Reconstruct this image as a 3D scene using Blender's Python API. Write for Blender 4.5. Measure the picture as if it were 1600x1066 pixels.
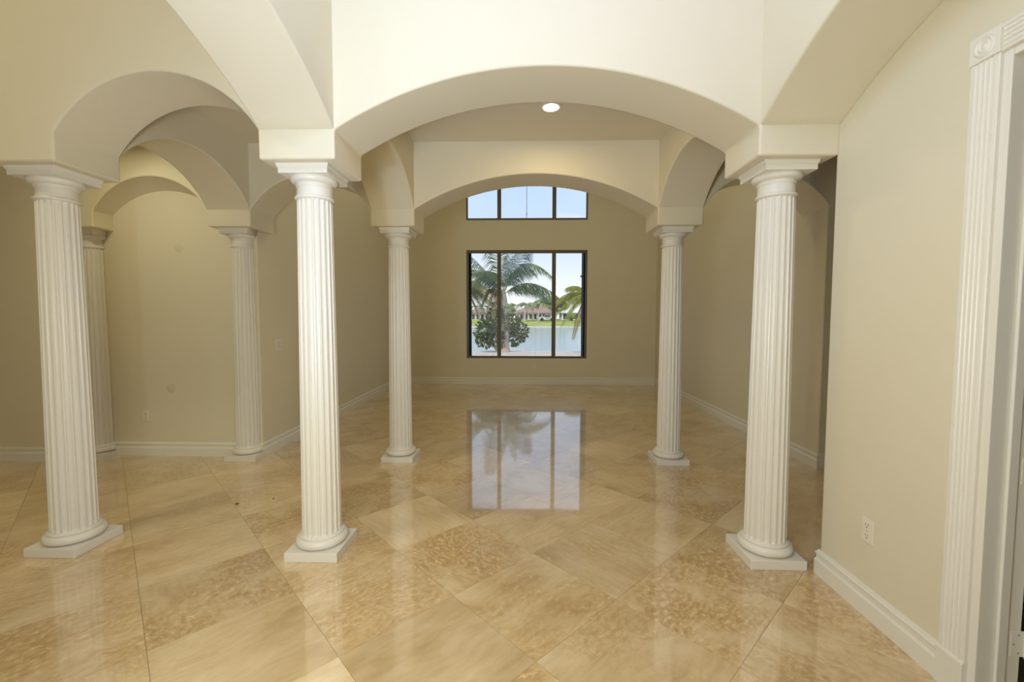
import bpy, bmesh, math, random
from mathutils import Vector, Matrix
from math import pi, sin, cos, sqrt, radians

random.seed(7)
for o in list(bpy.data.objects):
    bpy.data.objects.remove(o)
SC = bpy.context.scene
COL = SC.collection

# ------------------------------------------------------------------ camera
cam_d = bpy.data.cameras.new('camera')
cam = bpy.data.objects.new('camera', cam_d)
COL.objects.link(cam)
cam_d.sensor_fit = 'HORIZONTAL'
cam_d.sensor_width = 36.0
cam_d.lens = 677.66 / 1600 * 36
cam_d.clip_start = 0.05
cam_d.clip_end = 2000
PITCH, YAW, ROLL = 0.0543, 0.0259, 0.0019
fw = Vector((-sin(YAW) * cos(PITCH), cos(YAW) * cos(PITCH), -sin(PITCH)))
rt = Vector((cos(YAW), sin(YAW), 0))
up = rt.cross(fw)
r2 = rt * cos(ROLL) + up * sin(ROLL)
u2 = up * cos(ROLL) - rt * sin(ROLL)
cam.matrix_world = Matrix(((r2.x, u2.x, -fw.x, 0), (r2.y, u2.y, -fw.y, 0), (r2.z, u2.z, -fw.z, 1.5), (0, 0, 0, 1)))
SC.camera = cam

# ------------------------------------------------------------------ exposure
vs = SC.view_settings
vs.view_transform = 'Standard'
vs.look = 'None'
vs.gamma = 1.0
vs.exposure = 0.0
vs.use_curve_mapping = False

# ------------------------------------------------------------------ sky
world = bpy.data.worlds.new('sky')
SC.world = world
world.use_nodes = True
wn = world.node_tree
wn.nodes.clear()


def N(nt, kind, **kw):
    n = nt.nodes.new(kind)
    for k, v in kw.items():
        if k.startswith('i_'):
            n.inputs[k[2:].replace('_', ' ')].default_value = v
        else:
            setattr(n, k, v)
    return n


def ramp(nt, stops, interp='LINEAR'):
    n = nt.nodes.new('ShaderNodeValToRGB')
    n.color_ramp.interpolation = interp
    e = n.color_ramp.elements
    while len(e) < len(stops):
        e.new(0.5)
    for i, (p, c) in enumerate(stops):
        e[i].position = p
        e[i].color = (c[0], c[1], c[2], 1) if len(c) == 3 else c
    return n


def sky():
    L = wn.links.new
    out = N(wn, 'ShaderNodeOutputWorld')
    bg = N(wn, 'ShaderNodeBackground')
    tc = N(wn, 'ShaderNodeTexCoord')
    sep = N(wn, 'ShaderNodeSeparateXYZ')
    L(tc.outputs['Generated'], sep.inputs[0])
    grad = ramp(wn, [(0.0, (1.10, 1.12, 1.16)), (0.07, (1.02, 1.07, 1.14)), (0.17, (0.71, 0.85, 1.02)),
                     (0.32, (0.60, 0.80, 1.10)), (1.0, (0.26, 0.48, 0.85))])
    L(sep.outputs['Z'], grad.inputs[0])
    mp = N(wn, 'ShaderNodeMapping')
    mp.inputs['Scale'].default_value = (3.2, 3.2, 7.0)
    mp.inputs['Location'].default_value = (5.2, 0.3, 2.1)
    L(tc.outputs['Generated'], mp.inputs[0])
    nz = N(wn, 'ShaderNodeTexNoise', i_Scale=1.6, i_Detail=8.0, i_Roughness=0.55)
    L(mp.outputs[0], nz.inputs['Vector'])
    cl = ramp(wn, [(0.52, (0, 0, 0)), (0.64, (1, 1, 1))])
    L(nz.outputs[0], cl.inputs[0])
    mix = N(wn, 'ShaderNodeMixRGB')
    mix.inputs[2].default_value = (0.96, 0.97, 1.0, 1)
    L(cl.outputs[0], mix.inputs[0])
    L(grad.outputs[0], mix.inputs[1])
    L(mix.outputs[0], bg.inputs['Color'])
    bg.inputs['Strength'].default_value = 1.0
    L(bg.outputs[0], out.inputs[0])


sky()

# ------------------------------------------------------------------ sun, photographic lights and fill lamps
def add_light(name, kind, loc, target, energy, color, **kw):
    d = bpy.data.lights.new(name, kind)
    d.energy = energy
    d.color = color
    for k, v in kw.items():
        setattr(d, k, v)
    o = bpy.data.objects.new(name, d)
    COL.objects.link(o)
    o.location = loc
    o.rotation_euler = (Vector(target) - Vector(loc)).to_track_quat('-Z', 'Y').to_euler()
    return o


add_light('sun', 'SUN', (-20, -20, 40), (-20 + 0.45, -20 + 0.75, 40 - 0.95), 2.6, (1.0, 0.95, 0.86), angle=radians(0.6))
# photographer's lights: a soft diffuser by the camera, and a small bare flash low at the left
add_light('flash_diffuser', 'AREA', (-0.5, 0.0, 1.55), (-0.2, 4.0, 1.9), 43, (1.0, 0.955, 0.72), shape='DISK', size=0.6)
add_light('bare_flash', 'AREA', (-0.93, 0.0, 1.15), (-0.6, 3.0, 2.4), 18, (0.84, 0.95, 1.0), shape='DISK', size=0.09)
# added cool fill lamps, two high in the foyer and one low at left
add_light('foyer_cool_fill', 'POINT', (-0.25, 0.9, 3.5), (0.1, 0.6, 0), 56, (0.54, 0.71, 1.0), shadow_soft_size=0.35)
add_light('foyer_cool_fill_right', 'POINT', (0.7, 1.0, 3.9), (0.1, 0.6, 0), 24, (0.68, 0.60, 1.0), shadow_soft_size=0.35)
add_light('low_blue_fill', 'AREA', (-1.0, 0.35, 1.2), (-0.6, 2.5, 2.9), 9, (0.28, 0.50, 1.0), shape='DISK', size=0.4, spread=radians(110))  # added unseen lamp, lifts the left beam's soffit
# the gallery's downlight, and added warm fills for far room, niche and left room
for lx, ly in ((-1.5, 5.6), (1.6, 5.6), (-1.5, 7.3), (1.6, 7.3)):
    add_light('far_room_fill', 'AREA', (lx, ly, 5.15), (lx, ly, 0), 9.0, (1.0, 0.89, 0.54), shape='DISK', size=0.2)
add_light('gallery_downlight', 'AREA', (0.22, 3.64, 3.19), (0.22, 3.64, 0), 7, (1.0, 0.76, 0.38), shape='DISK', size=0.13)
add_light('niche_fill', 'AREA', (-3.75, 3.6, 3.17), (-3.75, 3.6, 0), 8, (1.0, 0.90, 0.55), shape='DISK', size=0.13)
add_light('side_room_fill', 'AREA', (-4.0, 0.6, 5.1), (-4.0, 0.6, 0), 46, (1.0, 0.87, 0.52), shape='DISK', size=0.5)

# ------------------------------------------------------------------ helpers
def mesh_obj(name, verts, faces, mat, parent=None, smooth=None, bevel=None, seg=2):
    me = bpy.data.meshes.new(name)
    me.from_pydata([tuple(v) for v in verts], [], faces)
    bm = bmesh.new()
    bm.from_mesh(me)
    bmesh.ops.recalc_face_normals(bm, faces=bm.faces)
    bm.to_mesh(me)
    bm.free()
    return link(name, me, mat, parent, smooth, bevel, seg)


def link(name, me, mat, parent=None, smooth=None, bevel=None, seg=2):
    if mat is not None and not me.materials:
        me.materials.append(mat)
    if smooth is not None:
        me.shade_smooth()
        me.set_sharp_from_angle(angle=radians(smooth))
    o = bpy.data.objects.new(name, me)
    COL.objects.link(o)
    if parent is not None:
        o.parent = parent
    if bevel:
        m = o.modifiers.new('bevel', 'BEVEL')
        m.width = bevel
        m.segments = seg
        m.limit_method = 'ANGLE'
        m.angle_limit = radians(40)
        m.harden_normals = smooth is not None
    return o


class MB:
    """collects simple shapes into one mesh"""
    def __init__(s):
        s.v, s.f = [], []

    def add(s, verts, faces):
        b = len(s.v)
        s.v += [Vector(v) for v in verts]
        s.f += [tuple(i + b for i in f) for f in faces]
        return s

    def box(s, x0, x1, y0, y1, z0, z1):
        return s.add([(x0, y0, z0), (x1, y0, z0), (x1, y1, z0), (x0, y1, z0), (x0, y0, z1), (x1, y0, z1), (x1, y1, z1), (x0, y1, z1)],
                     [(3, 2, 1, 0), (4, 5, 6, 7), (0, 1, 5, 4), (1, 2, 6, 5), (2, 3, 7, 6), (3, 0, 4, 7)])

    def prism(s, prof, to3, a0, a1):
        n = len(prof)
        vs_ = [to3(p, a0) for p in prof] + [to3(p, a1) for p in prof]
        return s.add(vs_, [tuple(range(n))[::-1], tuple(range(n, 2 * n))] +
                     [(i, (i + 1) % n, n + (i + 1) % n, n + i) for i in range(n)])

    def lathe(s, prof, n=48, c=(0, 0, 0), axis='Z', cap=True):
        rings = []
        vs_, fs = [], []
        for r, z in prof:
            ring = []
            for k in range(n):
                a = 2 * pi * k / n
                p = (r * cos(a), r * sin(a), z)
                if axis == 'X':
                    p = (p[2], p[0], p[1])
                elif axis == 'Y':
                    p = (p[0], p[2], p[1])
                ring.append(len(vs_))
                vs_.append((p[0] + c[0], p[1] + c[1], p[2] + c[2]))
            rings.append(ring)
        for a, b in zip(rings, rings[1:]):
            for k in range(n):
                fs.append((a[k], a[(k + 1) % n], b[(k + 1) % n], b[k]))
        if cap:
            fs.append(tuple(rings[0][::-1]))
            fs.append(tuple(rings[-1]))
        return s.add(vs_, fs)

    def tube(s, pts, radii, n=6):
        pts = [Vector(p) for p in pts]
        rings, vs_, fs = [], [], []
        for i, p in enumerate(pts):
            t = (pts[min(i + 1, len(pts) - 1)] - pts[max(i - 1, 0)]).normalized()
            a = t.cross(Vector((0.31, 0.9, 0.2))).normalized()
            b = t.cross(a)
            ring = []
            for k in range(n):
                w = 2 * pi * k / n
                ring.append(len(vs_))
                vs_.append(p + (a * cos(w) + b * sin(w)) * radii[i])
            rings.append(ring)
        for a, b in zip(rings, rings[1:]):
            for k in range(n):
                fs.append((a[k], a[(k + 1) % n], b[(k + 1) % n], b[k]))
        fs.append(tuple(rings[0][::-1]))
        fs.append(tuple(rings[-1]))
        return s.add(vs_, fs)

    def build(s, name, mat, parent=None, smooth=None, bevel=None, seg=2, normals=True):
        if normals:
            return mesh_obj(name, s.v, s.f, mat, parent, smooth, bevel, seg)
        me = bpy.data.meshes.new(name)
        me.from_pydata([tuple(v) for v in s.v], [], s.f)
        return link(name, me, mat, parent, smooth, bevel, seg)


def struct(o):
    o['kind'] = 'structure'
    return o


def tag(o, label, cat, group=None):
    o['label'] = label
    o['category'] = cat
    if group:
        o['group'] = group
    return o


def thing(name, label, cat, loc, group=None, rz=0):
    o = bpy.data.objects.new(name, None)
    COL.objects.link(o)
    o.location = loc
    o.rotation_euler = (0, 0, rz)
    o.empty_display_size = 0.1
    return tag(o, label, cat, group)


# ------------------------------------------------------------------ materials
def principled(name, color, rough=0.5, spec=0.5, **kw):
    m = bpy.data.materials.new(name)
    m.use_nodes = True
    b = m.node_tree.nodes['Principled BSDF']
    b.inputs['Base Color'].default_value = (*color, 1)
    b.inputs['Roughness'].default_value = rough
    b.inputs['Specular IOR Level'].default_value = spec
    for k, v in kw.items():
        b.inputs[k.replace('_', ' ')].default_value = v
    return m


def mottled(name, c0, c1, scale=4.0, rough=0.6, spec=0.3, stretch=(1, 1, 1), bump=0.0, bscale=60.0, lo=0.35, hi=0.65, detail=5.0):
    m = principled(name, c0, rough, spec)
    nt = m.node_tree
    L = nt.links.new
    b = nt.nodes['Principled BSDF']
    tc = N(nt, 'ShaderNodeTexCoord')
    mp = N(nt, 'ShaderNodeMapping')
    mp.inputs['Scale'].default_value = stretch
    L(tc.outputs['Object'], mp.inputs[0])
    nz = N(nt, 'ShaderNodeTexNoise', i_Scale=scale, i_Detail=detail)
    L(mp.outputs[0], nz.inputs['Vector'])
    r = ramp(nt, [(lo, c0), (hi, c1)])
    L(nz.outputs[0], r.inputs[0])
    L(r.outputs[0], b.inputs['Base Color'])
    if bump:
        n2 = N(nt, 'ShaderNodeTexNoise', i_Scale=bscale, i_Detail=3.0)
        L(mp.outputs[0], n2.inputs['Vector'])
        bp = N(nt, 'ShaderNodeBump', i_Strength=bump, i_Distance=0.01)
        L(n2.outputs[0], bp.inputs['Height'])
        L(bp.outputs[0], b.inputs['Normal'])
    return m


def travertine():
    m = principled('polished_travertine', (0.6, 0.42, 0.22), 0.32, 0.3)
    nt = m.node_tree
    L = nt.links.new
    b = nt.nodes['Principled BSDF']
    tc = N(nt, 'ShaderNodeTexCoord')
    oi = N(nt, 'ShaderNodeObjectInfo')
    mul = N(nt, 'ShaderNodeMath', operation='MULTIPLY')
    mul.inputs[1].default_value = 91.7
    L(oi.outputs['Random'], mul.inputs[0])
    cx = N(nt, 'ShaderNodeCombineXYZ')
    L(mul.outputs[0], cx.inputs[0])
    L(mul.outputs[0], cx.inputs[1])
    add = N(nt, 'ShaderNodeVectorMath', operation='ADD')
    L(tc.outputs['Object'], add.inputs[0])
    L(cx.outputs[0], add.inputs[1])
    # warp
    wz = N(nt, 'ShaderNodeTexNoise', i_Scale=2.4, i_Detail=3.0)
    L(add.outputs[0], wz.inputs['Vector'])
    ws = N(nt, 'ShaderNodeVectorMath', operation='SCALE')
    ws.inputs['Scale'].default_value = 0.16
    L(wz.outputs['Color'], ws.inputs[0])
    wa = N(nt, 'ShaderNodeVectorMath', operation='ADD')
    L(add.outputs[0], wa.inputs[0])
    L(ws.outputs[0], wa.inputs[1])
    mp = N(nt, 'ShaderNodeMapping')
    mp.inputs['Scale'].default_value = (1.2, 2.0, 1)
    L(wa.outputs[0], mp.inputs[0])
    big = N(nt, 'ShaderNodeTexNoise', i_Scale=1.7, i_Detail=6.0, i_Roughness=0.58)
    L(mp.outputs[0], big.inputs['Vector'])
    base = ramp(nt, [(0.28, (0.53, 0.37, 0.185)), (0.42, (0.68, 0.505, 0.285)), (0.58, (0.78, 0.61, 0.38)), (0.76, (0.85, 0.71, 0.48))])
    L(big.outputs[0], base.inputs[0])
    # brown crystalline patches
    patch = N(nt, 'ShaderNodeTexNoise', i_Scale=2.6, i_Detail=9.0, i_Roughness=0.68)
    L(wa.outputs[0], patch.inputs['Vector'])
    pr = ramp(nt, [(0.41, (0, 0, 0)), (0.57, (1, 1, 1))])
    L(patch.outputs[0], pr.inputs[0])
    mp2 = N(nt, 'ShaderNodeMapping')
    mp2.inputs['Scale'].default_value = (17, 23, 1)
    L(wa.outputs[0], mp2.inputs[0])
    fine = N(nt, 'ShaderNodeTexNoise', i_Scale=1.6, i_Detail=6.0, i_Roughness=0.7)
    L(mp2.outputs[0], fine.inputs['Vector'])
    fr = ramp(nt, [(0.34, (0.42, 0.25, 0.095)), (0.50, (0.58, 0.385, 0.175)), (0.60, (0.72, 0.53, 0.28)), (0.70, (0.92, 0.82, 0.62))])
    L(fine.outputs[0], fr.inputs[0])
    wv = N(nt, 'ShaderNodeTexWhiteNoise', noise_dimensions='1D')
    sc7 = N(nt, 'ShaderNodeMath', operation='MULTIPLY')
    sc7.inputs[1].default_value = 7.31
    L(oi.outputs['Random'], sc7.inputs[0])
    L(sc7.outputs[0], wv.inputs['W'])
    pv = N(nt, 'ShaderNodeMapRange')
    pv.inputs['From Min'].default_value = 0.05
    pv.inputs['To Min'].default_value = 0.0
    pv.inputs['To Max'].default_value = 1.0
    L(wv.outputs['Value'], pv.inputs['Value'])
    pm = N(nt, 'ShaderNodeMath', operation='MULTIPLY')
    L(pr.outputs[0], pm.inputs[0])
    L(pv.outputs[0], pm.inputs[1])
    mix = N(nt, 'ShaderNodeMixRGB')
    L(pm.outputs[0], mix.inputs[0])
    L(base.outputs[0], mix.inputs[1])
    L(fr.outputs[0], mix.inputs[2])
    # fine streaks
    mp3 = N(nt, 'ShaderNodeMapping')
    mp3.inputs['Scale'].default_value = (5, 24, 1)
    L(wa.outputs[0], mp3.inputs[0])
    st = N(nt, 'ShaderNodeTexNoise', i_Scale=1.3, i_Detail=4.0)
    L(mp3.outputs[0], st.inputs['Vector'])
    sr = ramp(nt, [(0.32, (0.91, 0.895, 0.87)), (0.6, (1.02, 1.02, 1.02))])
    L(st.outputs[0], sr.inputs[0])
    m2 = N(nt, 'ShaderNodeMixRGB', blend_type='MULTIPLY')
    m2.inputs[0].default_value = 0.9
    L(mix.outputs[0], m2.inputs[1])
    L(sr.outputs[0], m2.inputs[2])
    # tile to tile tone
    tone = N(nt, 'ShaderNodeMapRange')
    tone.inputs['To Min'].default_value = 0.86
    tone.inputs['To Max'].default_value = 1.06
    wn_ = N(nt, 'ShaderNodeTexWhiteNoise', noise_dimensions='1D')
    L(oi.outputs['Random'], wn_.inputs['W'])
    L(wn_.outputs['Value'], tone.inputs['Value'])
    m3 = N(nt, 'ShaderNodeVectorMath', operation='SCALE')
    L(m2.outputs[0], m3.inputs[0])
    L(tone.outputs[0], m3.inputs['Scale'])
    L(m3.outputs[0], b.inputs['Base Color'])
    b.inputs['Coat Weight'].default_value = 1.0
    b.inputs['Coat Roughness'].default_value = 0.045
    b.inputs['Coat IOR'].default_value = 2.15
    return m


M = {}
M['paint'] = mottled('beige_wall_paint', (0.73, 0.675, 0.53), (0.74, 0.685, 0.54), 3.0, 0.55, 0.25, bump=0.03, bscale=220)
M['ceil'] = mottled('beige_ceiling_paint', (0.71, 0.655, 0.515), (0.72, 0.665, 0.525), 3.0, 0.7, 0.2)
M['trim'] = principled('white_trim_paint', (0.80, 0.77, 0.70), 0.35, 0.4)
M['column'] = principled('white_column_paint', (0.765, 0.735, 0.665), 0.32, 0.4)
M['patch'] = principled('greyer_wall_patch', (0.69, 0.635, 0.49), 0.5, 0.25)
M['tile'] = travertine()
M['sky_blocker'] = principled('sky_blocker_paint', (0.40, 0.36, 0.29), 0.8, 0.1)  # for the added slab outside the back wall
M['grout'] = principled('brown_grout', (0.30, 0.21, 0.115), 0.8, 0.2)
M['bronze'] = principled('dark_bronze_aluminium', (0.125, 0.10, 0.066), 0.45, 0.5)
M['black'] = principled('black_shutter_metal', (0.012, 0.012, 0.013), 0.5, 0.4)
M['plastic'] = principled('white_plastic', (0.80, 0.75, 0.64), 0.35, 0.5)
M['slot'] = principled('dark_slot', (0.10, 0.08, 0.06), 0.6, 0.3)
M['hinge'] = principled('painted_hinge', (0.80, 0.77, 0.68), 0.35, 0.5)
M['steel'] = principled('grey_metal', (0.45, 0.45, 0.45), 0.4, 0.5, Metallic=0.8)
M['debris'] = principled('dark_debris', (0.05, 0.035, 0.02), 0.8, 0.2)

g = bpy.data.materials.new('window_glass')
g.use_nodes = True
nt = g.node_tree
nt.nodes.clear()
o_ = N(nt, 'ShaderNodeOutputMaterial')
mx = N(nt, 'ShaderNodeMixShader')
mx.inputs[0].default_value = 0.012
tr = N(nt, 'ShaderNodeBsdfTransparent')
tr.inputs[0].default_value = (0.975, 0.985, 0.985, 1)
gl = N(nt, 'ShaderNodeBsdfGlossy')
gl.inputs['Roughness'].default_value = 0.25
nt.links.new(tr.outputs[0], mx.inputs[1])
nt.links.new(gl.outputs[0], mx.inputs[2])
nt.links.new(mx.outputs[0], o_.inputs[0])
M['glass'] = g

lm = bpy.data.materials.new('lamp_lens')
lm.use_nodes = True
lb = lm.node_tree.nodes['Principled BSDF']
lb.inputs['Base Color'].default_value = (1, 1, 1, 1)
lb.inputs['Emission Color'].default_value = (1.0, 0.95, 0.85, 1)
lb.inputs['Emission Strength'].default_value = 9.0
M['lamp'] = lm

# ------------------------------------------------------------------ measured layout (metres)
Y1, Y2 = 2.705, 4.520
XC = {1: -2.940, 2: -1.297, 3: 1.525, 7: -4.552}
BX, BY = 0.220, 0.212
ZB, ZS, ZA = 2.4005, 2.5650, 2.900        # underside of the blocks, springing, crown
ZT = 5.2
ZR = 5.62
YF, YB = Y1 - BY, Y1 + BY
Y2F, Y2B = Y2 - BY, Y2 + BY
ZC = 3.21
XW = 1.739                                # foyer side wall
XL, XR, YK = -2.80, 2.935, 9.70           # far room


def arc(u0, u1, zs=ZS, za=ZA, n=40):
    h = (u1 - u0) / 2
    c = (u0 + u1) / 2
    s = za - zs
    R = (h * h + s * s) / (2 * s)
    a = math.asin(h / R)
    return [(c + R * sin(-a + 2 * a * i / n), za - R + R * cos(-a + 2 * a * i / n)) for i in range(n + 1)]


XZ = lambda p, a: (p[0], a, p[1])
YZ = lambda p, a: (a, p[0], p[1])


def arcade_x(name, bottoms, y0, y1):
    """wall running along X; bottoms = list of ('block', x0, x1) / ('arch', x0, x1)"""
    prof = []
    for kind, a, b in bottoms:
        if kind == 'block':
            prof += [(a, ZB), (b, ZB)]
        elif kind == 'level':
            prof += [(a, ZS), (b, ZS)]
        else:
            prof += arc(a, b)
    clean = []
    for p in prof:
        if not clean or (abs(p[0] - clean[-1][0]) + abs(p[1] - clean[-1][1])) > 1e-5:
            clean.append(p)
    prof = clean + [(clean[-1][0], ZT), (clean[0][0], ZT)]
    return struct(MB().prism(prof, XZ, y0, y1).build(name, M['paint'], smooth=35, bevel=0.014, seg=3))


# front arcade (columns 1, 2, 3) and second arcade (columns 7, 6, 4, 5)
arcade_x('wall_front', [('arch', -6.6, XC[7] - BX), ('block', XC[7] - BX, XC[7] + BX), ('arch', XC[7] + BX, XC[1] - BX), ('block', XC[1] - BX, XC[1] + BX),
                        ('arch', XC[1] + BX, XC[2] - BX), ('block', XC[2] - BX, XC[2] + BX),
                        ('arch', XC[2] + BX, XC[3] - BX), ('block', XC[3] - BX, XC[3] + BX),
                        ('arch', XC[3] + BX, XR), ('level', XR, XR + 0.1)], YF, YB)
arcade_x('wall_middle', [('block', XC[7] - BX, XC[7] + BX), ('arch', XC[7] + BX, XC[1] - BX), ('block', XC[1] - BX, XC[1] + BX),
                         ('arch', XC[1] + BX, XC[2] - BX), ('block', XC[2] - BX, XC[2] + BX),
                         ('arch', XC[2] + BX, XC[3] - BX), ('block', XC[3] - BX, XC[3] + BX),
                         ('arch', XC[3] + BX, XR), ('level', XR, XR + 0.1)], Y2F, Y2B)


def arcade_y(name, xc, y0, y1, ztop, e0=0.06, e1=0.06):
    prof = [(y0 - e0, ZS + 0.001)] + arc(y0, y1) + [(y1 + e1, ZS + 0.001), (y1 + e1, ztop), (y0 - e0, ztop)]
    return struct(MB().prism(prof, YZ, xc - BX, xc + BX).build(name, M['paint'], smooth=35, bevel=0.014, seg=3))


arcade_y('trim_1', XC[1], YB, Y2F, ZC + 0.05)
arcade_y('trim_2', XC[2], YB, Y2F, ZC + 0.05)
arcade_y('trim_3', XC[3], YB, Y2F, ZC + 0.05)
YN = YF - 2.38                              # the foyer square behind the viewer
arcade_y('trim_4', XC[2], YN, YF, ZT, e0=3.4)
arcade_y('trim_5', XC[3], YN, YF, ZT, e0=3.4)

# niche: splayed soffit falling towards its back wall
YNB = 4.53
fr = arc(XC[7] + BX, XC[1] - BX, ZS, ZA)
bk = arc(XC[7] + BX, XC[1] - BX, ZS, 2.815)
n = len(fr)
mb = MB()
vv = [(x, Y2F + 0.02, z + 0.0) for x, z in fr] + [(x, YNB + 0.01, z) for x, z in bk] + [(x, YNB + 0.01, 2.96) for x, z in bk] + [(x, Y2F + 0.02, 2.96) for x, z in fr]
ff = []
for i in range(n - 1):
    ff += [(i, i + 1, n + i + 1, n + i), (n + i, n + i + 1, 2 * n + i + 1, 2 * n + i), (2 * n + i, 2 * n + i + 1, 3 * n + i + 1, 3 * n + i), (3 * n + i, 3 * n + i + 1, i + 1, i)]
ff += [(0, n, 2 * n, 3 * n), (n - 1, 4 * n - 1, 3 * n - 1, 2 * n - 1)]
struct(mb.add(vv, ff).build('trim_6', M['paint'], smooth=35))

# solid walls
struct(MB().box(-7.2, -4.70, Y2F - 0.005, 10.2, -0.05, ZT).build('wall_left', M['paint']))
struct(MB().box(-4.75, XL, YNB, 10.2, -0.05, ZT).build('wall_niche', M['paint'], bevel=0.012, seg=3))
struct(MB().box(XR, 5.4, Y2F + 0.022, 10.2, -0.05, ZT).build('wall_right', M['paint'], bevel=0.012, seg=3))
struct(MB().box(-7.4, -7.2, -4.2, 10.2, -0.05, ZT).build('wall_far_left', M['paint']))
struct(MB().box(5.0, 5.4, 2.35, Y2F + 0.03, -0.05, ZT).build('wall_hall', M['paint']))
struct(MB().box(-7.4, 5.4, -4.4, -4.2, -0.05, ZT).build('wall_entrance', M['paint']))

# back wall round the two windows
W0, W1, WZ0, WZ1, UZ0, UZ1 = -1.27, 1.412, 0.585, 2.99, 3.645, 4.62
wb = MB()
wb.box(XL - 0.2, W0, YK, YK + 0.26, -0.3, ZR + 0.1)
wb.box(W1, XR + 0.2, YK, YK + 0.26, -0.3, ZR + 0.1)
wb.box(W0, W1, YK, YK + 0.26, -0.3, WZ0)
wb.box(W0, W1, YK, YK + 0.26, WZ1, UZ0)
wb.box(W0, W1, YK, YK + 0.26, UZ1, ZR + 0.1)
struct(wb.build('wall_back', M['paint']))

# foyer side wall with its door opening
DY0, DY1, DZ = 0.76, 1.655, 2.452
pr = [(-4.3, 0), (DY0, 0), (DY0, DZ), (DY1, DZ), (DY1, 0), (YF + 0.02, 0), (YF + 0.02, ZT), (-4.3, ZT)]
struct(MB().prism(pr, YZ, XW, XW + 0.155).build('wall_foyer', M['paint'], bevel=0.012, seg=3))
struct(MB().box(XW + 0.155, 5.4, 2.35, YF + 0.018, 0, ZT).build('wall_hall_front', M['paint']))
struct(MB().box(5.0, 5.4, -4.3, 2.35, -0.05, ZT).build('wall_side_room', M['paint']))

# ceilings, and an added slab outdoors
struct(MB().box(-6.5, 6.5, YK + 0.2, YK + 4.2, ZR, ZR + 0.2).build('sky_blocker_slab', M['sky_blocker']))  # added out of view, keeps the upper window's sky out of the floor reflection
cl = struct(MB().box(-7.3, 5.3, -4.3, 10.2, ZT, ZT + 0.2).build('ceiling', M['ceil']))
struct(MB().box(-7.2, 5.2, YB - 0.05, Y2F + 0.05, ZC, ZC + 0.12).build('ceiling_gallery', M['ceil']))

# ------------------------------------------------------------------ floor of diagonal tiles
floor = struct(MB().box(-7.3, 5.3, -4.3, 9.9, -0.10, -0.0115).build('floor', M['grout']))
T, TP, U0, V0 = 0.7795, 0.617, 0.084, 0.013


def tile_mesh(s, h=0.0115):
    a = s / 2
    v = [(-a, -a, -h), (a, -a, -h), (a, a, -h), (-a, a, -h), (-a, -a, 0), (a, -a, 0), (a, a, 0), (-a, a, 0)]
    f = [(0, 1, 5, 4), (1, 2, 6, 5), (2, 3, 7, 6), (3, 0, 4, 7), (4, 5, 6, 7)]
    return v, f


tv, tf = tile_mesh(TP - 0.0014)
tme = bpy.data.meshes.new('tile')
tme.from_pydata(tv, [], tf)
tme.materials.append(M['tile'])
rest = MB()
ntile = 0
for k in range(-14, 20):
    for m in range(-14, 20):
        u, v = U0 + TP * (k + 0.5), V0 + TP * (m + 0.5)
        x, y = u * cos(T) - v * sin(T), u * sin(T) + v * cos(T)
        if not (-7.2 < x < 5.1 and -4.2 < y < 9.95):
            continue
        h = 0.45
        seen = (y > 4.1 and XL - h < x < XR + h) or (0.75 < y <= 4.75 and abs(x) < 1.28 * y + 0.7 and x < 3.9 and x > -5.6)
        if y < 2.0 and x > XW + h:
            seen = False
        if seen:
            o = bpy.data.objects.new('tile', tme)
            COL.objects.link(o)
            o.parent = floor
            o.location = (x, y, 0)
            o.rotation_euler = (0, 0, T + random.choice((0, 0, 0, 1, 2, 2, 2, 3)) * pi / 2)
            ntile += 1
        elif not (y > 5.2 and (x < XL - 0.5 or x > XR + 0.5)):
            vs2 = [Matrix.Rotation(T, 3, 'Z') @ Vector(q) + Vector((x, y, 0)) for q in tv]
            rest.add(vs2, tf)
ro = rest.build('tiles_out_of_view', M['tile'], floor, normals=False)
ro['kind'] = 'stuff'
ro.name = 'outer_tiles'
print('tiles', ntile)

# ------------------------------------------------------------------ baseboards
BP = [(0, 0), (0.019, 0), (0.019, 0.084), (0.016, 0.090), (0.0125, 0.097), (0.0125, 0.120), (0.0165, 0.1235), (0.0175, 0.128), (0.0165, 0.1325),
      (0.010, 0.136), (0.0095, 0.142), (0.007, 0.148), (0.0, 0.149)]


def baseboard(name, p0, p1, nrm, ext0=0.0, ext1=0.0, parent=None):
    p0, p1, nv = Vector((*p0, 0)), Vector((*p1, 0)), Vector((*nrm, 0))
    d = (p1 - p0).normalized()
    v, f = [], []
    k = len(BP)
    for (p, e, s) in ((p0, ext0, -1), (p1, ext1, 1)):
        for q, z in BP:
            v.append(p + nv * q + d * (s * e * q / 0.019 * 0.019 if abs(e) == 1 else s * e) + Vector((0, 0, z)))
    f = [tuple(range(k)), tuple(range(k, 2 * k))[::-1]] + [(i, k + i, k + (i + 1) % k, (i + 1) % k) for i in range(k)]
    o = mesh_obj(name, v, f, M['trim'], parent, smooth=25)
    if parent is None:
        struct(o)
    return o


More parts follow.
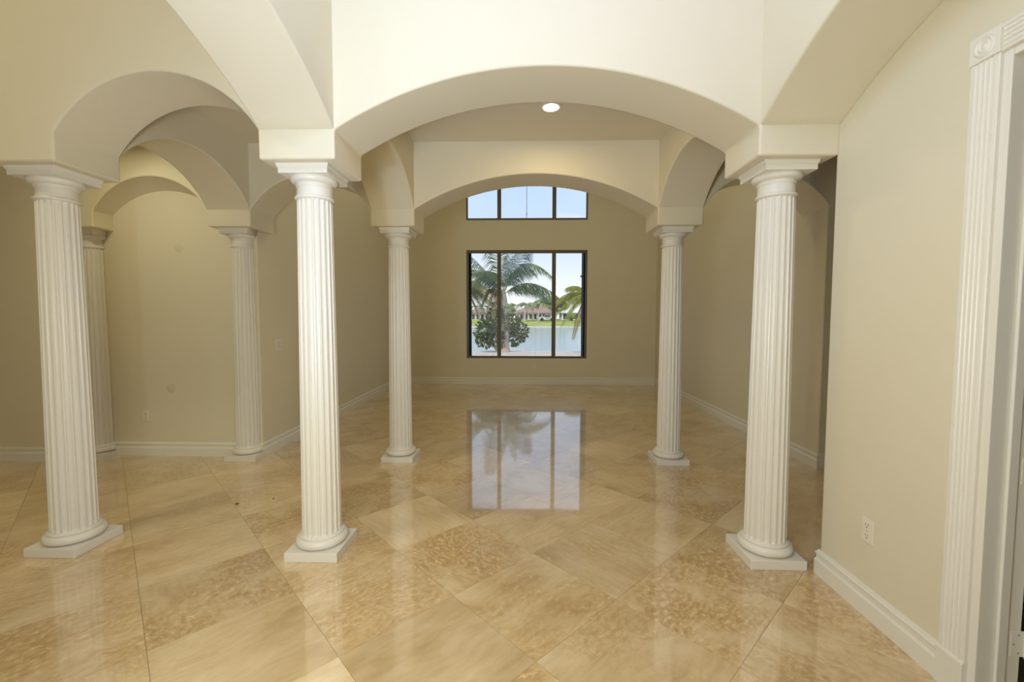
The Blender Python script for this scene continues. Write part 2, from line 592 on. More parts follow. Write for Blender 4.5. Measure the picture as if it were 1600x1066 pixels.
# ext = 1 mitres outwards round an outside corner, -1 inwards
baseboard('baseboard_back', (XL, YK), (XR, YK), (0, -1), -1, -1)
baseboard('baseboard_left', (XL, YNB), (XL, YK), (1, 0), 1, -1)
baseboard('baseboard_right', (XR, Y2F + 0.022), (XR, YK), (-1, 0), 1, -1)
baseboard('baseboard_hall', (XR, Y2F + 0.022), (5.0, Y2F + 0.022), (0, -1), 1, 0)
baseboard('baseboard_niche', (-4.70, YNB), (XL, YNB), (0, -1), 0, 1)
baseboard('baseboard_far_left', (-7.2, Y2F - 0.005), (-4.70, Y2F - 0.005), (0, -1), 0, 1)
baseboard('baseboard_foyer', (XW, 1.772), (XW, YF + 0.02), (-1, 0), 0, 1)
baseboard('baseboard_foyer_end', (XW, YF + 0.02), (5.0, YF + 0.02), (0, 1), 1, 0)

# ------------------------------------------------------------------ columns
RB, RT = 0.1175, 0.1015
ZSH0, ZSH1 = 0.132, 2.213


def plinth_mb(w=0.3277):
    return MB().box(-w / 2, w / 2, -w / 2, w / 2, 0, 0.057)


def base_mb():
    pr = [(0.130, 0.057)]
    for i in range(13):
        a = -pi / 2 + pi * i / 12
        pr.append((0.128 + 0.029 * cos(a), 0.0865 + 0.0285 * sin(a)))
    pr += [(0.134, 0.1155), (0.1345, 0.1235), (0.132, 0.1265), (0.124, 0.129), (0.1185, 0.1335), (0.10, 0.134)]
    return MB().lathe(pr, 64)


def shaft_mb(nf=20, sub=10):
    zs = []
    for d in (0, 0.003, 0.007, 0.011, 0.015, 0.019):
        zs.append(d)
    H = ZSH1 - ZSH0
    body = [0.019 + (H - 0.038) * i / 10 for i in range(1, 10)]
    lv = zs + body + [H - d for d in reversed(zs)]
    n = nf * sub
    v, f = [], []
    for z in lv:
        t = z / H
        R = RB + (RT - RB) * (t ** 1.25)
        e = min(z, H - z)
        wd = 1.0 if e >= 0.017 else sqrt(max(0.0, 1 - (1 - e / 0.017) ** 2))
        for k in range(n):
            a = 2 * pi * k / n
            s = ((k % sub) / sub - 0.5) / 0.5 / 0.80
            dep = 0.0
            if wd > 0.02 and abs(s) < wd:
                dep = 0.0085 * sqrt(max(0, wd * wd - s * s)) * R / RB
            r = R - dep
            v.append((r * cos(a), r * sin(a), ZSH0 + z))
    for i in range(len(lv) - 1):
        for k in range(n):
            f.append((i * n + k, i * n + (k + 1) % n, (i + 1) * n + (k + 1) % n, (i + 1) * n + k))
    f.append(tuple(range(n))[::-1])
    f.append(tuple(range((len(lv) - 1) * n, len(lv) * n)))
    return MB().add(v, f)


def capital_mb():
    pr = [(0.095, 2.213), (RT + 0.001, 2.2135)]
    for i in range(9):                                   # astragal
        a = -pi / 2 + pi * i / 8
        pr.append((RT + 0.003 + 0.0095 * cos(a), 2.2255 + 0.0095 * sin(a)))
    pr += [(RT + 0.002, 2.2365), (RT + 0.001, 2.243), (RT, 2.288), (RT + 0.0035, 2.2895), (RT + 0.0045, 2.2995), (RT + 0.0055, 2.300), (RT + 0.0065, 2.310), (RT + 0.008, 2.3105)]
    for i in range(9):                                   # echinus
        a = -pi / 2 + 0.15 + (pi / 2 + 0.35) * i / 8
        pr.append((RT + 0.006 + 0.028 * cos(a), 2.335 + 0.0235 * sin(a)))
    pr += [(RT + 0.02, 2.3465)]
    return MB().lathe(pr, 64)


def abacus_mb():
    m = MB()
    w = 0.293 / 2
    prof = [(w, 2.3455), (w, 2.376), (w + 0.003, 2.378), (w + 0.006, 2.383), (w + 0.008, 2.389), (w + 0.0085, 2.4005)]
    v, f = [], []
    for q, z in prof:
        v += [(-q, -q, z), (q, -q, z), (q, q, z), (-q, q, z)]
    for i in range(len(prof) - 1):
        for k in range(4):
            f.append((i * 4 + k, i * 4 + (k + 1) % 4, (i + 1) * 4 + (k + 1) % 4, (i + 1) * 4 + k))
    f += [(3, 2, 1, 0), tuple(range(len(v) - 4, len(v)))]
    return m.add(v, f)


COLG = 'fluted white columns of the arcade'
col0 = thing('fluted_column', 'white fluted column in the front row, nearest the left edge of the photo', 'column', (XC[1], Y1, 0), COLG)
cparts = [plinth_mb().build('plinth', M['column'], col0, bevel=0.003), base_mb().build('column_base', M['column'], col0, smooth=40),
          shaft_mb().build('fluted_shaft', M['column'], col0, smooth=38), capital_mb().build('capital', M['column'], col0, smooth=40),
          abacus_mb().build('abacus', M['column'], col0, smooth=30, bevel=0.0015)]


def copy_thing(root, loc, label):
    r = root.copy()
    COL.objects.link(r)
    r.location = loc
    r['label'] = label
    for ch in root.children:
        c = ch.copy()
        COL.objects.link(c)
        c.parent = r
    return r


for (x, y, lab) in ((XC[2], Y1, 'white fluted column in the front row at the left foot of the widest front arch'),
                    (XC[3], Y1, 'white fluted column in the front row close beside the beige right-hand wall with the outlet'),
                    (XC[2], Y2, 'white fluted column in the second row, standing free left of the far window'),
                    (1.524, Y2, 'white fluted column in the second row, standing free right of the far window')):
    copy_thing(col0, (x, y, 0), lab)


def engaged(x, lab):
    """a column whose back half is built into the niche wall"""
    r = thing('fluted_column', lab, 'column', (x, Y2, 0), COLG)
    for p in cparts:
        me = p.data.copy()
        bm = bmesh.new()
        bm.from_mesh(me)
        bmesh.ops.bisect_plane(bm, geom=bm.verts[:] + bm.edges[:] + bm.faces[:], plane_co=(0, YNB - Y2 - 0.001, 0), plane_no=(0, 1, 0), clear_outer=True)
        ed = [e for e in bm.edges if e.is_boundary]
        bmesh.ops.holes_fill(bm, edges=ed)
        bm.to_mesh(me)
        bm.free()
        o = bpy.data.objects.new(p.name.split('.')[0], me)
        COL.objects.link(o)
        o.parent = r
    return r


engaged(XC[1], 'white fluted half column against the wall at the right end of the arched niche')
engaged(XC[7], 'white fluted half column at the left end of the niche, half hidden by a front column')

# ------------------------------------------------------------------ windows
def window(name, z0, z1, label_cord=False):
    fy0, fy1 = YK + 0.012, YK + 0.085
    fr_ = MB()
    t = 0.032
    fr_.box(W0, W1, fy0, fy1, z1 - 0.062, z1)
    fr_.box(W0, W1, fy0 - 0.012, fy1, z0, z0 + 0.045)
    fr_.box(W0, W0 + t, fy0, fy1, z0 + 0.045, z1 - 0.062)
    fr_.box(W1 - t, W1, fy0, fy1, z0 + 0.045, z1 - 0.062)
    root = struct(fr_.build(name, M['bronze'], bevel=0.004))
    for xm in (-0.540, 0.677):
        mb_ = MB().box(xm - 0.042, xm + 0.042, fy0 - 0.008, fy1 - 0.004, z0 + 0.045, z1 - 0.062)
        mb_.build('mullion', M['bronze'], root, bevel=0.005)
    for a, b in ((W0 + t, -0.582), (-0.498, 0.635), (0.719, W1 - t)):
        MB().box(a - 0.006, b + 0.006, YK + 0.045, YK + 0.051, z0 + 0.04, z1 - 0.056).build('pane', M['glass'], root)
    return root


w1 = window('window_1', WZ0, WZ1)
w2 = window('window_2', UZ0, UZ1)
cord = MB().tube([(0.067, YK + 0.02, UZ0 + 0.045), (0.067, YK + 0.02, UZ1 - 0.06)], [0.006, 0.006], 8)
cord.box(0.055, 0.079, YK + 0.012, YK + 0.03, UZ0 + 0.12, UZ0 + 0.15)
cord.build('glazing_rod', M['steel'], w2)

# folded storm shutters outside the lower window
def shutter(x0, x1, label):
    r = thing('storm_shutter', label, 'shutter', ((x0 + x1) / 2, YK + 0.335, WZ0), 'folded shutters at the lower window')
    n_ = 5
    zc = WZ1 - WZ0
    pts = []
    for i in range(n_ + 1):
        pts.append(((-(x1 - x0) / 2) + (x1 - x0) * i / n_, -0.035 if i % 2 else 0.045))
    for i in range(n_):
        (a, ya), (b, yb) = pts[i], pts[i + 1]
        s = MB()
        s.add([(a, ya, 0.03), (b, yb, 0.03), (b, yb + 0.006, 0.03), (a, ya + 0.006, 0.03), (a, ya, zc), (b, yb, zc), (b, yb + 0.006, zc), (a, ya + 0.006, zc)],
              [(3, 2, 1, 0), (4, 5, 6, 7), (0, 1, 5, 4), (1, 2, 6, 5), (2, 3, 7, 6), (3, 0, 4, 7)])
        s.build('slat', M['black'], r)
    MB().box(-(x1 - x0) / 2, (x1 - x0) / 2, -0.05, 0.06, 0.0, 0.03).build('track', M['black'], r)
    MB().box(-(x1 - x0) / 2, (x1 - x0) / 2, -0.05, 0.06, zc, zc + 0.03).build('track', M['black'], r)
    return r


shutter(-1.36, -1.192, 'black folded storm shutter outside the left side of the lower window')
sr_ = shutter(1.338, 1.52, 'black folded storm shutter outside the right side of the lower window')
MB().lathe([(0.001, -0.02), (0.02, -0.018), (0.022, 0.0), (0.02, 0.018), (0.001, 0.02)], 12, (-0.105, 0.0, 1.86)).build('latch', M['black'], sr_, smooth=40)

# ------------------------------------------------------------------ door and its casing on the foyer wall
def casing_profile(w=0.105, d=0.020):
    pts = [(0, 0), (0, d * 0.75), (0.004, d), (0.016, d)]
    x = 0.016
    for i in range(4):
        for j in range(1, 6):
            a = pi * j / 6
            pts.append((x + 0.0075 - 0.0075 * cos(a), d - 0.0062 * sin(a)))
        x += 0.015
        pts.append((x, d))
        x += 0.0028
        pts.append((x, d))
    pts += [(w - 0.015, d), (w - 0.013, d - 0.004), (w - 0.006, d - 0.004), (w - 0.004, d - 0.001), (w, d - 0.004), (w, 0)]
    return pts


CP = casing_profile()


def casing_v(name, yout, sgn, parent=None):
    m = MB()
    m.prism(CP, lambda p, a: (XW - p[1], yout + sgn * p[0], a), 0.157, 2.464)
    return m.build(name, M['trim'], parent, smooth=25)


YO = 1.772
cas = struct(casing_v('trim_7', YO, -1))


def plinth_block(y0, y1, parent):
    m = MB().box(XW - 0.026, XW, y0, y1, 0, 0.150)
    m.add([(XW - 0.026, y0, 0.150), (XW - 0.026, y1, 0.150), (XW, y1, 0.150), (XW, y0, 0.150), (XW - 0.018, y0, 0.160), (XW - 0.018, y1, 0.160), (XW, y1, 0.160), (XW, y0, 0.160)],
          [(0, 1, 5, 4), (4, 5, 6, 7), (0, 4, 7, 3), (1, 2, 6, 5), (2, 3, 7, 6), (0, 3, 2, 1)])
    return m.build('plinth_block', M['trim'], parent)


def corner_block(yc, parent):
    zc = 2.512
    b_ = MB().box(XW - 0.026, XW, yc - 0.0555, yc + 0.0555, zc - 0.0495, zc + 0.0495).build('corner_block', M['trim'], parent, bevel=0.003)
    prf = [(0.001, 0.0045), (0.006, 0.004), (0.009, 0.001), (0.011, -0.001), (0.0135, 0.002), (0.0175, 0.005), (0.0215, 0.002), (0.024, -0.001), (0.0265, 0.001), (0.031, 0.0045), (0.0355, 0.003), (0.039, -0.001)]
    m = MB().lathe([(r, -(XW * 0) - z) for r, z in prf], 40, (XW - 0.0265, yc, zc), axis='X')
    m.build('rosette', M['trim'], b_, smooth=50)
    return b_


plinth_block(YO - 0.108, YO + 0.002, cas)
corner_block(YO - 0.0535, cas)
hm = MB().prism(CP, lambda p, a: (XW - p[1], a, 2.4625 + 0.0985 * (1 - p[0] / 0.105)), DY0 - 0.012, YO - 0.109)
hm.build('head_casing', M['trim'], cas, smooth=25)
corner_block(DY0 - 0.068, cas)
casing_v('side_casing', DY0 - 0.121, 1, cas)
plinth_block(DY0 - 0.122, DY0 - 0.012, cas)

jb = MB()
XJ = XW + 0.155
jb.box(XW - 0.004, XJ + 0.004, DY1 - 0.018, DY1 + 0.013, 0, DZ + 0.012)
jb.box(XW - 0.004, XJ + 0.004, DY0 - 0.013, DY0 + 0.018, 0, DZ + 0.012)
jb.box(XW - 0.002, XJ + 0.004, DY0 + 0.018, DY1 - 0.018, DZ - 0.018, DZ + 0.012)
door = struct(jb.build('door_1', M['trim'], bevel=0.003))
st_ = MB().box(XW + 0.062, XW + 0.098, DY1 - 0.030, DY1 - 0.018, 0, DZ - 0.018)
st_.build('door_stop', M['trim'], door, bevel=0.003)
MB().box(XW + 0.062, XW + 0.098, DY0 + 0.018, DY1 - 0.030, DZ - 0.030, DZ - 0.018).build('door_stop', M['trim'], door, bevel=0.003)
slab = MB().box(XJ + 0.028, XJ + 0.84, DY1 - 0.064, DY1 - 0.028, 0.010, DZ - 0.024).build('door_slab', M['trim'], door, bevel=0.003)
for z0_, z1_ in ((0.25, 1.05), (1.20, 2.28)):
    for a0, a1 in ((0.12, 0.36), (0.46, 0.70)):
        MB().box(XJ + 0.028 + a0, XJ + 0.028 + a1, DY1 - 0.068, DY1 - 0.064, z0_, z1_).build('raised_panel', M['trim'], slab, bevel=0.003)
MB().lathe([(0.001, -0.03), (0.016, -0.028), (0.024, -0.01), (0.016, 0.008), (0.010, 0.012), (0.010, 0.03)], 20, (XJ + 0.80, DY1 - 0.094, 1.0), axis='Y').build('door_knob', M['hinge'], slab, smooth=40)


def hinge(z):
    m = MB()
    m.box(XJ - 0.036, XJ + 0.012, DY1 - 0.0215, DY1 - 0.018, z - 0.05, z + 0.05)
    h = m.build('hinge', M['hinge'], door, bevel=0.001)
    m2 = MB()
    for i in range(5):
        a = z - 0.05 + 0.02 * i
        m2.lathe([(0.0075, a + 0.0008), (0.0075, a + 0.0192)], 14, (XJ + 0.017, DY1 - 0.0235, 0))
    m2.lathe([(0.004, z - 0.056), (0.004, z + 0.056)], 12, (XJ + 0.017, DY1 - 0.0235, 0))
    m2.build('knuckle', M['hinge'], h, smooth=40)
    m3 = MB().box(XJ + 0.0235, XJ + 0.028, DY1 - 0.062, DY1 - 0.024, z - 0.05, z + 0.05)
    m3.build('leaf_plate', M['hinge'], h, bevel=0.001)
    m4 = MB()
    for dz in (-0.035, 0, 0.035):
        m4.lathe([(0.004, 0), (0.0035, -0.001)], 10, (XJ - 0.018 + (0.01 if dz else -0.008), DY1 - 0.0215, z + dz), axis='Y')
    m4.build('screw', M['steel'], h)


for z in (0.262, 0.93, 2.15):
    hinge(z)

# ------------------------------------------------------------------ plates on the walls
def wall_frame(o, loc, nrm):
    """local +X along the wall, local -Y out of the wall"""
    o.location = loc
    o.rotation_euler = (0, 0, math.atan2(nrm[0], -nrm[1]))


def outlet(label, loc, nrm):
    t = thing('wall_outlet', label, 'outlet', loc, 'duplex outlets low on the walls')
    wall_frame(t, loc, nrm)
    p = MB().box(-0.038, 0.038, -0.006, 0, -0.061, 0.061).build('cover_plate', M['plastic'], t, bevel=0.003)
    for dz in (-0.027, 0.027):
        MB().box(-0.017, 0.017, -0.0085, -0.006, dz - 0.019, dz + 0.019).build('receptacle', M['plastic'], t, bevel=0.002)
        s = MB()
        s.box(-0.0085, -0.0060, -0.0090, -0.0084, dz - 0.001, dz + 0.010)
        s.box(0.0060, 0.0085, -0.0090, -0.0084, dz - 0.001, dz + 0.010)
        s.box(-0.0025, 0.0025, -0.0090, -0.0084, dz - 0.012, dz - 0.006)
        s.build('slots', M['slot'], t)
    MB().lathe([(0.003, 0), (0.0025, -0.0012)], 10, (0, -0.006, 0), axis='Y').build('screw', M['steel'], t)
    return t


outlet('white double outlet on the beige right-hand wall near the door casing', (XW, 2.173, 0.431), (-1, 0))
outlet('white outlet low on the curved-topped niche wall at left', (-4.07, YNB, 0.431), (0, -1))
outlet('small beige outlet just under the far window', (0.245, YK, 0.395), (0, -1))

t = thing('light_switch', 'white double switch plate on the far room left wall beside the niche column', 'switch', (XL, 4.89, 1.185))
wall_frame(t, (XL, 4.89, 1.185), (1, 0))
MB().box(-0.058, 0.058, -0.006, 0, -0.061, 0.061).build('cover_plate', M['plastic'], t, bevel=0.003)
for dx in (-0.023, 0.023):
    k = MB().box(dx - 0.016, dx + 0.016, -0.008, -0.006, -0.033, 0.033).build('rocker_frame', M['slot'], t)
    MB().box(dx - 0.0145, dx + 0.0145, -0.012, -0.006, -0.031, 0.031).build('rocker', M['plastic'], t, bevel=0.002)

for z, x, lab in ((2.229, -3.636, 'faint round blank cover high on the niche wall'), (0.732, -3.781, 'faint round blank cover low on the niche wall above the outlet')):
    o = MB().lathe([(0.048, 0.0), (0.048, -0.0015), (0.044, -0.003), (0.001, -0.003)], 32, (0, 0, 0), axis='Y').build('round_cover', M['patch'], smooth=30)
    o.location = (x, YNB, z)
    tag(o, lab, 'cover plate', 'round covers on the niche wall')

# ------------------------------------------------------------------ recessed ceiling lamp
t = thing('recessed_light', 'lit round recessed downlight in the ceiling behind the big front arch', 'ceiling light', (0.220, 3.640, ZC))
MB().lathe([(0.066, -0.001), (0.072, -0.004), (0.090, -0.0055), (0.095, -0.003), (0.095, 0.0)], 48, cap=False).build('trim_ring', M['ceil'], t, smooth=40)
MB().lathe([(0.067, -0.0005), (0.060, -0.002), (0.001, -0.003)], 40, cap=False).build('lens', M['lamp'], t, smooth=60)

# specks on the floor
def speck(loc, s, lab):
    v, f = [], []
    m = MB().lathe([(0.3 * s, 0), (s, 0.002), (0.8 * s, 0.006), (0.2 * s, 0.008)], 7)
    for p in m.v:
        p.x *= 1.9
    o = m.build('floor_debris', M['debris'], smooth=60)
    o.location = loc
    o.rotation_euler = (0, 0, 0.5)
    tag(o, lab, 'debris', 'specks on the floor')


speck((-2.292, 3.346, 0.0), 0.008, 'larger dark speck of debris on the floor tiles left of the second front column')
speck((-2.057, 3.451, 0.0), 0.004, 'tiny dark speck on the floor right of the larger speck')

# ================================================================== outdoors
def leafy(name, c0, c1, scale=9.0, trans=0.25):
    m = mottled(name, c0, c1, scale, 0.55, 0.3)
    nt_ = m.node_tree
    b = nt_.nodes['Principled BSDF']
    outn = nt_.nodes['Material Output']
    tl = N(nt_, 'ShaderNodeBsdfTranslucent')
    tl.inputs[0].default_value = (*c1, 1)
    mxs = N(nt_, 'ShaderNodeMixShader')
    mxs.inputs[0].default_value = trans
    nt_.links.new(b.outputs[0], mxs.inputs[1])
    nt_.links.new(tl.outputs[0], mxs.inputs[2])
    nt_.links.new(mxs.outputs[0], outn.inputs[0])
    return m


M['frond'] = leafy('grey_green_frond', (0.11, 0.16, 0.085), (0.27, 0.33, 0.17), 1.2)
M['frond_blue'] = leafy('silvery_frond', (0.15, 0.21, 0.20), (0.33, 0.41, 0.41), 1.5)
M['frond_dry'] = leafy('dry_frond', (0.20, 0.15, 0.05), (0.42, 0.33, 0.13), 1.5)
M['frond_olive'] = leafy('olive_frond', (0.13, 0.13, 0.04), (0.33, 0.29, 0.12), 1.2)
M['frond_lime'] = leafy('yellow_green_frond', (0.17, 0.20, 0.03), (0.50, 0.50, 0.12), 1.2)
M['rachis'] = principled('pale_green_stalk', (0.42, 0.42, 0.22), 0.6, 0.3)
M['trunk'] = mottled('grey_palm_trunk', (0.40, 0.33, 0.28), (0.62, 0.53, 0.46), 3.0, 0.8, 0.2, stretch=(1, 1, 9), bump=0.4, bscale=9)
M['boots'] = mottled('pale_boots', (0.45, 0.42, 0.30), (0.72, 0.68, 0.52), 4.0, 0.8, 0.2)
M['leaf'] = leafy('broad_shrub_leaf', (0.05, 0.075, 0.03), (0.20, 0.24, 0.10), 5.0, 0.15)
M['tree'] = mottled('far_tree_leaves', (0.10, 0.14, 0.06), (0.26, 0.30, 0.14), 0.9, 0.8, 0.1)
M['farfrond'] = mottled('far_palm_leaves', (0.16, 0.20, 0.10), (0.38, 0.40, 0.22), 0.5, 0.8, 0.1)
M['lawn'] = mottled('lawn_grass', (0.30, 0.33, 0.09), (0.47, 0.48, 0.17), 0.25, 0.9, 0.1, bump=0.3, bscale=8)
M['sand'] = mottled('pale_seawall', (0.62, 0.56, 0.46), (0.74, 0.68, 0.58), 1.0, 0.9, 0.1)
M['deck'] = mottled('pale_pink_deck', (0.62, 0.53, 0.46), (0.74, 0.66, 0.59), 1.5, 0.8, 0.2)
M['roof'] = mottled('faded_clay_roof', (0.30, 0.20, 0.16), (0.44, 0.32, 0.26), 1.2, 0.85, 0.1, stretch=(3, 3, 3))
M['stucco'] = principled('cream_stucco', (0.72, 0.66, 0.56), 0.8, 0.1)
M['white'] = principled('white_paint_outside', (0.85, 0.85, 0.83), 0.6, 0.2)
M['dark'] = principled('dark_opening', (0.05, 0.055, 0.06), 0.4, 0.4)
M['tyre'] = principled('black_rubber', (0.03, 0.03, 0.03), 0.8, 0.2)

wt = principled('lake_water', (0.36, 0.46, 0.58), 0.08, 0.5)
wt.node_tree.nodes['Principled BSDF'].inputs['IOR'].default_value = 1.6
ntw = wt.node_tree
tcw = N(ntw, 'ShaderNodeTexCoord')
mpw = N(ntw, 'ShaderNodeMapping')
mpw.inputs['Scale'].default_value = (0.5, 1.6, 1)
nzw = N(ntw, 'ShaderNodeTexNoise', i_Scale=1.4, i_Detail=5.0)
bpw = N(ntw, 'ShaderNodeBump', i_Strength=0.5, i_Distance=0.12)
ntw.links.new(tcw.outputs['Object'], mpw.inputs[0])
ntw.links.new(mpw.outputs[0], nzw.inputs['Vector'])
ntw.links.new(nzw.outputs[0], bpw.inputs['Height'])
ntw.links.new(bpw.outputs[0], ntw.nodes['Principled BSDF'].inputs['Normal'])
M['water'] = wt

# ground outside: deck with slabs, seawall, lake, far bank
deck = struct(MB().box(-14, 14, YK + 0.26, 21.0, -0.6, -0.17).build('patio', M['grout']))
for i in range(-4, 5):
    for j in range(6):
        y0 = 21.0 - 1.9 * (j + 1)
        o = MB().box(-0.945, 0.945, 0.005, 1.895, -0.17, -0.15).build('paver', M['deck'], deck) if (i, j) == (-4, 0) else None
        if o is None:
            o = bpy.data.objects.new('paver', pav.data)
            COL.objects.link(o)
            o.parent = deck
        else:
            pav = o
        o.location = (i * 1.9 - 0.4, y0, 0)
struct(MB().box(-60, 60, 20.96, 21.35, -2.0, -0.16).build('seawall', M['sand']))
struct(MB().add([(-160, 21.2, -0.9), (160, 21.2, -0.9), (160, 112, -0.9), (-160, 112, -0.9)], [(0, 1, 2, 3)]).build('lake', M['water']))
bank = MB()
prof = [(106, -1.2), (106, -0.78), (107.2, -0.70), (108, -0.62)]
bank.prism(prof + [(108, -1.2)], YZ, -150, 150)
struct(bank.build('shoreline', M['sand']))
lw = MB()
lw.prism([(107.4, -1.2), (107.4, -0.62), (116, 0.1), (124, 0.75), (170, 1.0), (170, -1.2)], YZ, -150, 150)
struct(lw.build('lawn', M['lawn']))


def bez(p, c, e, n_):
    return [p * (1 - t) ** 2 + c * 2 * t * (1 - t) + e * t * t for t in [i / n_ for i in range(n_ + 1)]]


def frond(parent, c, e, mat, nl=58, ll=1.0, w=0.042, hang=0.9, rr=0.022, rng=random, rach=True):
    P, C_, E_ = Vector((0, 0, 0)), Vector(c), Vector(e)
    pts = bez(P, C_, E_, 14)
    v, f = [], []
    for i in range(nl):
        t = 0.12 + 0.88 * (i + 0.5) / nl
        q = P * (1 - t) ** 2 + C_ * 2 * t * (1 - t) + E_ * t * t
        T_ = ((C_ - P) * (2 * (1 - t)) + (E_ - C_) * (2 * t)).normalized()
        S = T_.cross(Vector((0, 0, 1)))
        if S.length < 0.05:
            S = Vector((1, 0, 0))
        S.normalize()
        L_ = ll * (0.35 + 0.65 * sin(pi * min(1, t * 0.85 + 0.12))) * rng.uniform(0.85, 1.12)
        for s in (-1, 1):
            d1 = (S * s * 0.8 + T_ * 0.55 + Vector((0, 0, -0.25 * hang + rng.uniform(-.1, .1)))).normalized()
            d2 = (S * s * 0.35 + T_ * 0.45 + Vector((0, 0, -1.0 * hang + rng.uniform(-.15, .15)))).normalized()
            m1 = q + d1 * L_ * 0.45
            m2 = m1 + d2 * L_ * 0.58
            wv = T_ * (w * 0.5)
            b = len(v)
            fold = Vector((0, 0, -w * 0.25))
            v += [q - wv * 0.5, q + wv * 0.5, m1 - wv + fold, m1 + fold * -0.6, m1 + wv + fold, m2]
            f += [(b, b + 3, b + 2), (b, b + 1, b + 3), (b + 1, b + 4, b + 3), (b + 2, b + 3, b + 5), (b + 3, b + 4, b + 5)]
    me = bpy.data.meshes.new('frond')
    me.from_pydata([tuple(x) for x in v], [], f)
    o = link('frond', me, mat, parent)
    if rach:
        MB().tube(pts, [rr * (1 - 0.85 * i / 14) for i in range(15)], 5).build('midrib', M['rachis'], o, smooth=60)
    return o


def palm(label, base, top, r0, r1, fronds, group='palms in the garden', boots=True):
    t = thing('palm_tree', label, 'palm tree', base, group)
    b, tp = Vector((0, 0, 0)), Vector(top) - Vector(base)
    pts, rad = [], []
    for i in range(13):
        s = i / 12
        pts.append(b.lerp(tp, s))
        rad.append((r0 + (r1 - r0) * min(1, s * 1.3)) * (1.18 if i == 0 else 1.0) * (1 + 0.02 * (-1) ** i))
    MB().tube(pts, rad, 14).build('trunk', M['trunk'], t, smooth=50)
    if boots:
        m = MB()
        m.lathe([(r1 * 1.02, -0.12), (r1 * 1.12, 0.0), (r1 * 1.15, 0.25), (r1 * 0.8, 0.55), (0.04, 0.8)], 14, tuple(tp - Vector((0, 0, 0.15))))
        m.build('crown_shaft', M['boots'], t, smooth=50)
    for c, e, mat, kw in fronds:
        o = frond(t, c, e, mat, **kw)
        o.location = tp + Vector((0, 0, 0.35))
    return t


rg = random.Random(5)
F, FB, FD = M['frond'], M['frond_blue'], M['frond_dry']
main = [((0.75, -0.3, 2.5), (2.35, -0.6, 0.75), F, {}), ((1.2, 0.3, 1.35), (2.95, 0.4, -0.35), F, dict(ll=1.25, nl=64)),
        ((-0.7, -0.2, 1.2), (-2.1, -0.4, 2.3), FB, {}), ((-0.9, 0.3, 1.7), (-2.1, 0.5, 0.0), F, dict(ll=0.95)),
        ((0.15, 0.3, 1.6), (0.5, 0.4, 3.0), FB, {}), ((-0.1, -0.6, 1.8), (-0.5, -1.8, 2.9), F, {}),
        ((0.5, -0.8, 1.7), (1.1, -2.2, 1.9), FB, {}), ((0.6, 0.9, 1.9), (1.5, 2.2, 1.2), F, {}),
        ((-0.6, 0.9, 1.9), (-1.3, 2.1, 1.0), F, {}), ((-0.5, -0.7, 1.5), (-1.3, -1.7, 0.9), F, {}),
        ((-0.55, -0.1, 0.75), (-0.75, -0.3, -0.9), FD, dict(ll=0.5, hang=1.1)), ((-0.35, -0.2, 0.65), (-0.45, -0.5, -1.1), FD, dict(ll=0.45, hang=1.1)),
        ((-0.75, 0.2, 0.9), (-1.1, 0.2, -0.6), M['frond_olive'], dict(ll=0.6, hang=1.0)),
        ((0.9, 0.7, 1.0), (2.2, 1.4, -0.2), F, dict(ll=0.9))]
palm('grey-green coconut palm in the middle of the lower window, trunk on the patio edge', (-0.86, 20.75, -0.15), (-0.95, 20.75, 2.2), 0.21, 0.16, main)
OL = M['frond_olive']
left = [((1.0, -0.2, 0.6), (1.9, -0.3, -1.5), OL, dict(ll=1.0, hang=1.0)), ((0.9, 0.4, 0.9), (2.2, 0.6, -0.6), M['frond_dry'], dict(ll=1.0)),
        ((0.8, -0.6, 0.3), (1.2, -0.8, -1.8), OL, dict(ll=0.9)), ((0.4, 0.5, 1.4), (1.4, 1.0, 1.1), OL, {}),
        ((-0.8, 0.2, 1.2), (-2.2, 0.3, -0.2), OL, {}), ((0.1, -0.8, 1.3), (0.2, -2.0, 0.2), F, {}), ((0.0, 0.9, 1.3), (-0.2, 2.2, 0.2), F, {}),
        ((1.3, 0.8, 0.4), (2.3, 1.2, -1.1), OL, dict(ll=1.0)), ((1.1, 0.2, 0.2), (1.6, 0.1, -2.1), M['frond_dry'], dict(ll=0.8)),
        ((1.0, -0.5, 0.9), (2.1, -0.9, -0.2), OL, {}), ((0.9, 0.9, 0.7), (1.8, 1.8, -0.9), F, {})]
palm('olive-brown palm at the left edge of the lower window, behind the main palm', (-4.5, 26.2, -0.9), (-4.2, 26.2, 2.95), 0.2, 0.16, left)
YG = M['frond_lime']
